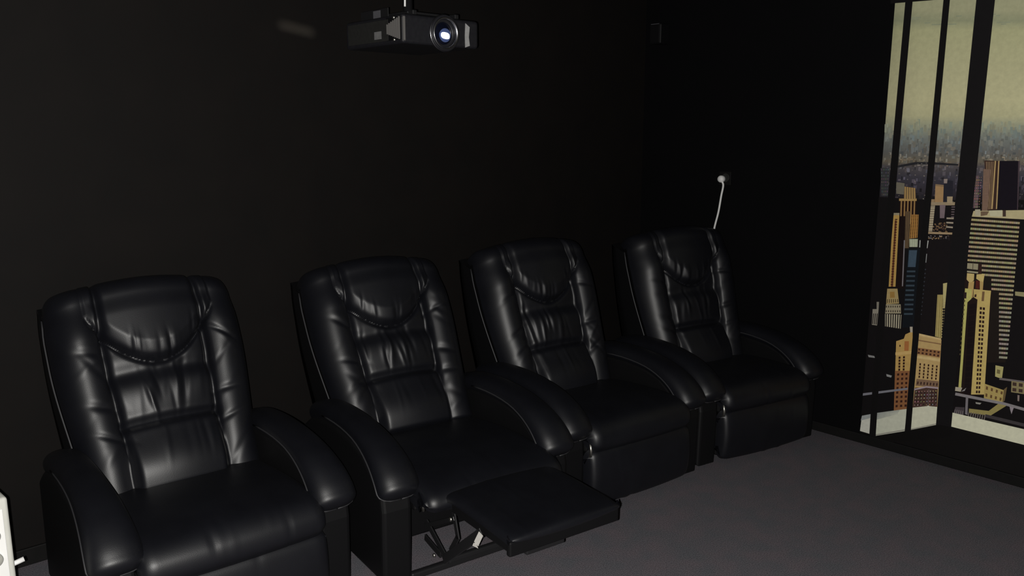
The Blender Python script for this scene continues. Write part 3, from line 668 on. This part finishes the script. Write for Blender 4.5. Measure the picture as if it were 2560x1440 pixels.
# ------------------------------------------------------------------ white oil heater, cut by the picture edge
def heater():
    t = empty('oil_heater', (0.255, 2.60, 0), math.radians(4), 'white oil-filled radiator heater with control knobs beside the end recliner', 'heater')
    bm = bmesh.new(); add_box(bm, (0.08, 0.05, 0.36), (0.20, 0.10, 0.54), 0.010, seg=3); bm_obj('control_housing', bm, M['white'], t, True)
    pn = box('control_panel', (0.073, -0.002, 0.47), (0.18, 0.006, 0.26), M['panelwhite'], t, 0.002)
    for z in (0.580, 0.528, 0.458):
        kn = lathe('knob', [(0.021, 0.0), (0.021, 0.010), (0.018, 0.015), (0.003, 0.016)], M['white2'], t, 28, '-Y', (0.128, -0.005, z))
        box('knob_grip', (0.128, -0.022, z), (0.008, 0.006, 0.034), M['white2'], kn, 0.002, rot=Matrix.Rotation(math.radians(35), 3, 'Y'))
    for dz, s in ((0.489, 0.005), (0.496, 0.004), (0.503, 0.003), (0.556, 0.003)):
        box('print_mark', (0.142, -0.0055, dz), (s, 0.001, s), M['ink'], pn)
    for i in range(7):
        bm = bmesh.new(); add_box(bm, (0.06, 0.155 + i * 0.058, 0.35), (0.15, 0.034, 0.50), 0.014, seg=3); bm_obj('fin', bm, M['white'], t, True)
    tube('fin_pipe', [(0.06, 0.10, 0.16), (0.06, 0.50, 0.16)], 0.018, M['white'], t, 14); tube('fin_pipe', [(0.06, 0.10, 0.52), (0.06, 0.50, 0.52)], 0.018, M['white'], t, 14)
    for y in (0.06, 0.47):
        box('foot_bar', (0.06, y, 0.055), (0.24, 0.04, 0.02), M['white2'], t, 0.006)
        for s in (-1, 1): lathe('caster', [(0.006, -0.011), (0.024, -0.011), (0.024, 0.011), (0.006, 0.011)], M['ink'], t, 20, '-X', (0.06 + s * 0.10, y, 0.024))
    tube('cord_hook', [(0.17, 0.04, 0.405), (0.19, 0.04, 0.408), (0.212, 0.035, 0.414)], 0.0075, M['cord'], t, 10)
heater()

# ------------------------------------------------------------------ projector under the ceiling
def projector():
    t = empty('projector', (2.150, 2.80, 1.985), 0, 'black video projector with a lit lens hanging from the ceiling', 'projector')
    W, D, H = 0.385, 0.42, 0.112
    bm = bmesh.new(); add_box(bm, (0, D / 2, H / 2), (W, D, H), 0.014, seg=3); bm_obj('body', bm, M['proj'], t, False)
    sp = box('side_panel', (-W / 2 - 0.001, 0.245, H / 2), (0.004, 0.30, 0.082), M['projside'], t, 0.001)
    box('vent_recess', (-W / 2 - 0.0005, 0.058, H / 2 + 0.002), (0.004, 0.100, 0.088), M['side'], t)
    for i in range(7):                                           # vent fins on the front corner of the side
        box('vent_fin', (-W / 2 - 0.003, 0.016 + i * 0.0135, H / 2 + 0.002), (0.012, 0.0050, 0.086 - i * 0.008), M['ventfin'], t, 0.0012)
    box('corner_trim', (-W / 2 + 0.007, 0.0, H / 2), (0.010, 0.010, 0.092), M['ventfin'], t, 0.003)
    box('sticker', (-W / 2 - 0.004, 0.168, 0.040), (0.001, 0.050, 0.030), M['sticker'], t)
    for z in (0.016, 0.100): lathe('screw', [(0.0055, 0), (0.0055, 0.003), (0.003, 0.005)], M['chrome'], t, 14, '-X', (-W / 2 - 0.002, 0.055, z))
    lx, lz = 0.006, 0.050
    ring = lathe('lens_ring', [(0.066, -0.012), (0.072, 0.010), (0.069, 0.018), (0.062, 0.018), (0.056, 0.006)], M['proj'], t, 64, '-Y', (lx, 0, lz), (0, 0))
    lathe('inner_ring', [(0.0625, 0.0165), (0.0625, 0.0205), (0.0585, 0.0215), (0.0535, 0.012), (0.0535, 0.002)], M['ring'], ring, 64, '-Y', (lx, 0, lz), (0, 0))
    lathe('outer_trim', [(0.0715, 0.006), (0.0735, 0.008), (0.0725, 0.0105), (0.0705, 0.011)], M['ring'], ring, 64, '-Y', (lx, 0, lz), (0, 0))
    lathe('lens_barrel', [(0.054, 0.001), (0.054, 0.008), (0.044, 0.004), (0.040, -0.004)], M['proj'], t, 56, '-Y', (lx, 0, lz), (0, 0))
    gl = lathe('lens_glass', [(0.045, 0.001), (0.038, 0.006), (0.026, 0.010), (0.012, 0.0125), (0.001, 0.013)], M['lensglass'], t, 48, '-Y', (lx, 0, lz))
    lathe('lit_element', [(0.029, 0.0), (0.022, 0.0030), (0.010, 0.0048), (0.001, 0.005)], M['lensblue'], gl, 36, '-Y', (lx + 0.001, -0.0095, lz - 0.006))
    n = 28; ring_ = []
    for q in range(n):
        a = 2 * PI * q / n; ca, sa = math.cos(a), math.sin(a)
        x = math.copysign(abs(ca) ** 0.75, ca) * 0.021; z = math.copysign(abs(sa) ** 0.75, sa) * 0.0128
        ring_.append((lx - 0.001 + x, lz - 0.010 + z - 0.10 * x))
    lv = [(x, -0.0135, z) for x, z in ring_] + [(x, -0.0160, z) for x, z in ring_]
    mesh_obj('lamp_spot', lv, [tuple(range(n)), tuple(reversed(range(n, 2 * n)))] + [(k, (k + 1) % n, n + (k + 1) % n, n + k) for k in range(n)], M['lampglow'], gl, False)
    # pale badge right of the lens
    pr = [(0.118, 0.002), (0.142, 0.010), (0.137, 0.044), (0.142, 0.084), (0.120, 0.098), (0.117, 0.05)]
    bm = bmesh.new(); a = [bm.verts.new((x, -0.0005, z)) for x, z in pr]; b = [bm.verts.new((x, -0.0025, z)) for x, z in pr]
    bm.faces.new(a); bm.faces.new(list(reversed(b)))
    for i in range(6): bm.faces.new((a[(i + 1) % 6], a[i], b[i], b[(i + 1) % 6]))
    bmesh.ops.recalc_face_normals(bm, faces=bm.faces[:]); bm_obj('badge', bm, M['badge'], t)
    # mount
    box('mount_plate', (-0.02, 0.16, H + 0.012), (0.24, 0.24, 0.010), M['steel'], t, 0.003)
    box('mount_arm', (-0.125, 0.16, H + 0.010), (0.02, 0.30, 0.018), M['steel'], t, 0.003); box('mount_arm', (0.085, 0.16, H + 0.010), (0.02, 0.30, 0.018), M['steel'], t, 0.003)
    box('mount_rail', (-0.165, 0.235, H + 0.016), (0.004, 0.20, 0.040), M['steel'], t, 0.001)
    box('mount_sticker', (-0.1675, 0.215, H + 0.016), (0.001, 0.052, 0.030), M['sticker_glint'], t)
    top = ZC - 1.985
    lathe('ceiling_pole', [(0.019, H + 0.015), (0.019, top - 0.012)], M['steel'], t, 24, 'Z', (-0.13, 0.05, 0)); lathe('ceiling_flange', [(0.06, top - 0.012), (0.06, top)], M['steel'], t, 32, 'Z', (-0.13, 0.05, 0))
    tube('cable', [(-0.165, 0.02, H + 0.028), (-0.163, 0.02, H + 0.10), (-0.155, 0.025, top - 0.02), (-0.155, 0.03, top)], 0.004, M['cord'], t, 8, 16)
def lamp_leak():
    L = bpy.data.lights.new('projector_lamp_leak', 'AREA'); L.shape = 'RECTANGLE'; L.size = 0.16; L.size_y = 0.012; L.energy = 0.02; L.color = (1.0, 0.92, 0.75); L.spread = math.radians(24)
    o = bpy.data.objects.new('projector_lamp_leak', L); COL.objects.link(o)
    a = at_y(742, 72, YB); o.location = (a.x, YB - 0.16, a.z - 0.02)
    d = a - o.location; o.rotation_euler = d.to_track_quat('-Z', 'Y').to_euler(); o.rotation_euler.rotate_axis('Z', math.radians(-8))
M['ventfin'] = mat('vent_fin_plastic', (0.11, 0.105, 0.10), 0.4, 0.5)
M['badge'] = mat('pale_badge', (0.33, 0.33, 0.33), 0.6, 0.3, noise=(80, 2, (0.31, 0.31, 0.31), (0.35, 0.35, 0.35)))
M['sticker_glint'] = mat('dim_sticker_and_highlight', (0.09, 0.09, 0.10), 0.7, 0.2)  # mount sticker, and the painted highlight strip of the speaker
projector()
lamp_leak()

# ------------------------------------------------------------------ socket, plug and cord on the side wall
def wall_power():
    pl = at_x(1810, 447, XR)
    t = empty('wall_socket', (XR, pl.y - 0.012, pl.z + 0.004), 0, 'black wall socket on the side wall above the end recliner', 'socket')
    box('plate', (-0.005, 0, 0), (0.010, 0.080, 0.080), M['base'], t, 0.003); lathe('socket_ring', [(0.024, 0.010), (0.026, 0.013), (0.024, 0.015), (0.020, 0.012)], M['projside'], t, 28, '-X', (0, -0.006, 0.004))
    c = empty('power_cord', (XR, pl.y, pl.z), 0, 'white plug and cord hanging from the wall socket behind the end recliner', 'cord')
    lathe('plug', [(0.017, 0.014), (0.021, 0.018), (0.021, 0.034), (0.016, 0.044), (0.004, 0.047)], M['cord'], c, 28, '-X', (0, 0, 0))
    pts = [(-0.035, 0, -0.005)]
    for x, y in ((1808, 462), (1803, 490), (1796, 530), (1787, 565), (1780, 600)):
        q = at_x(x, y, XR - 0.03); pts.append((-0.030, q.y - pl.y, q.z - pl.z))
    e = pts[-1]; pts += [(-0.022, e[1] + 0.03, e[2] - 0.15), (-0.015, e[1] + 0.02, e[2] - 0.45), (-0.015, e[1] + 0.04, e[2] - 0.97)]
    tube('cord', pts, 0.0058, M['cord'], c, 10, 70)
wall_power()

# small surround speaker high on the side wall
def speaker():
    s = at_x(1666, 62, XR)
    t = empty('surround_speaker', (XR, s.y, s.z - 0.12), 0, 'small black surround speaker high on the side wall', 'speaker')
    bm = bmesh.new(); add_box(bm, (-0.062, 0, 0.06), (0.09, 0.085, 0.12), 0.01, seg=3); bm_obj('cabinet', bm, M['side'], t, False)
    box('bracket', (-0.009, 0, 0.06), (0.018, 0.03, 0.05), M['steel'], t, 0.003); box('grille', (-0.109, 0, 0.06), (0.006, 0.07, 0.105), M['side'], t, 0.002)
    box('highlight_strip', (-0.1085, 0, 0.1155), (0.004, 0.06, 0.003), M['sticker_glint'], t)  # pale strip painted in as the highlight on the cabinet's top edge
speaker()
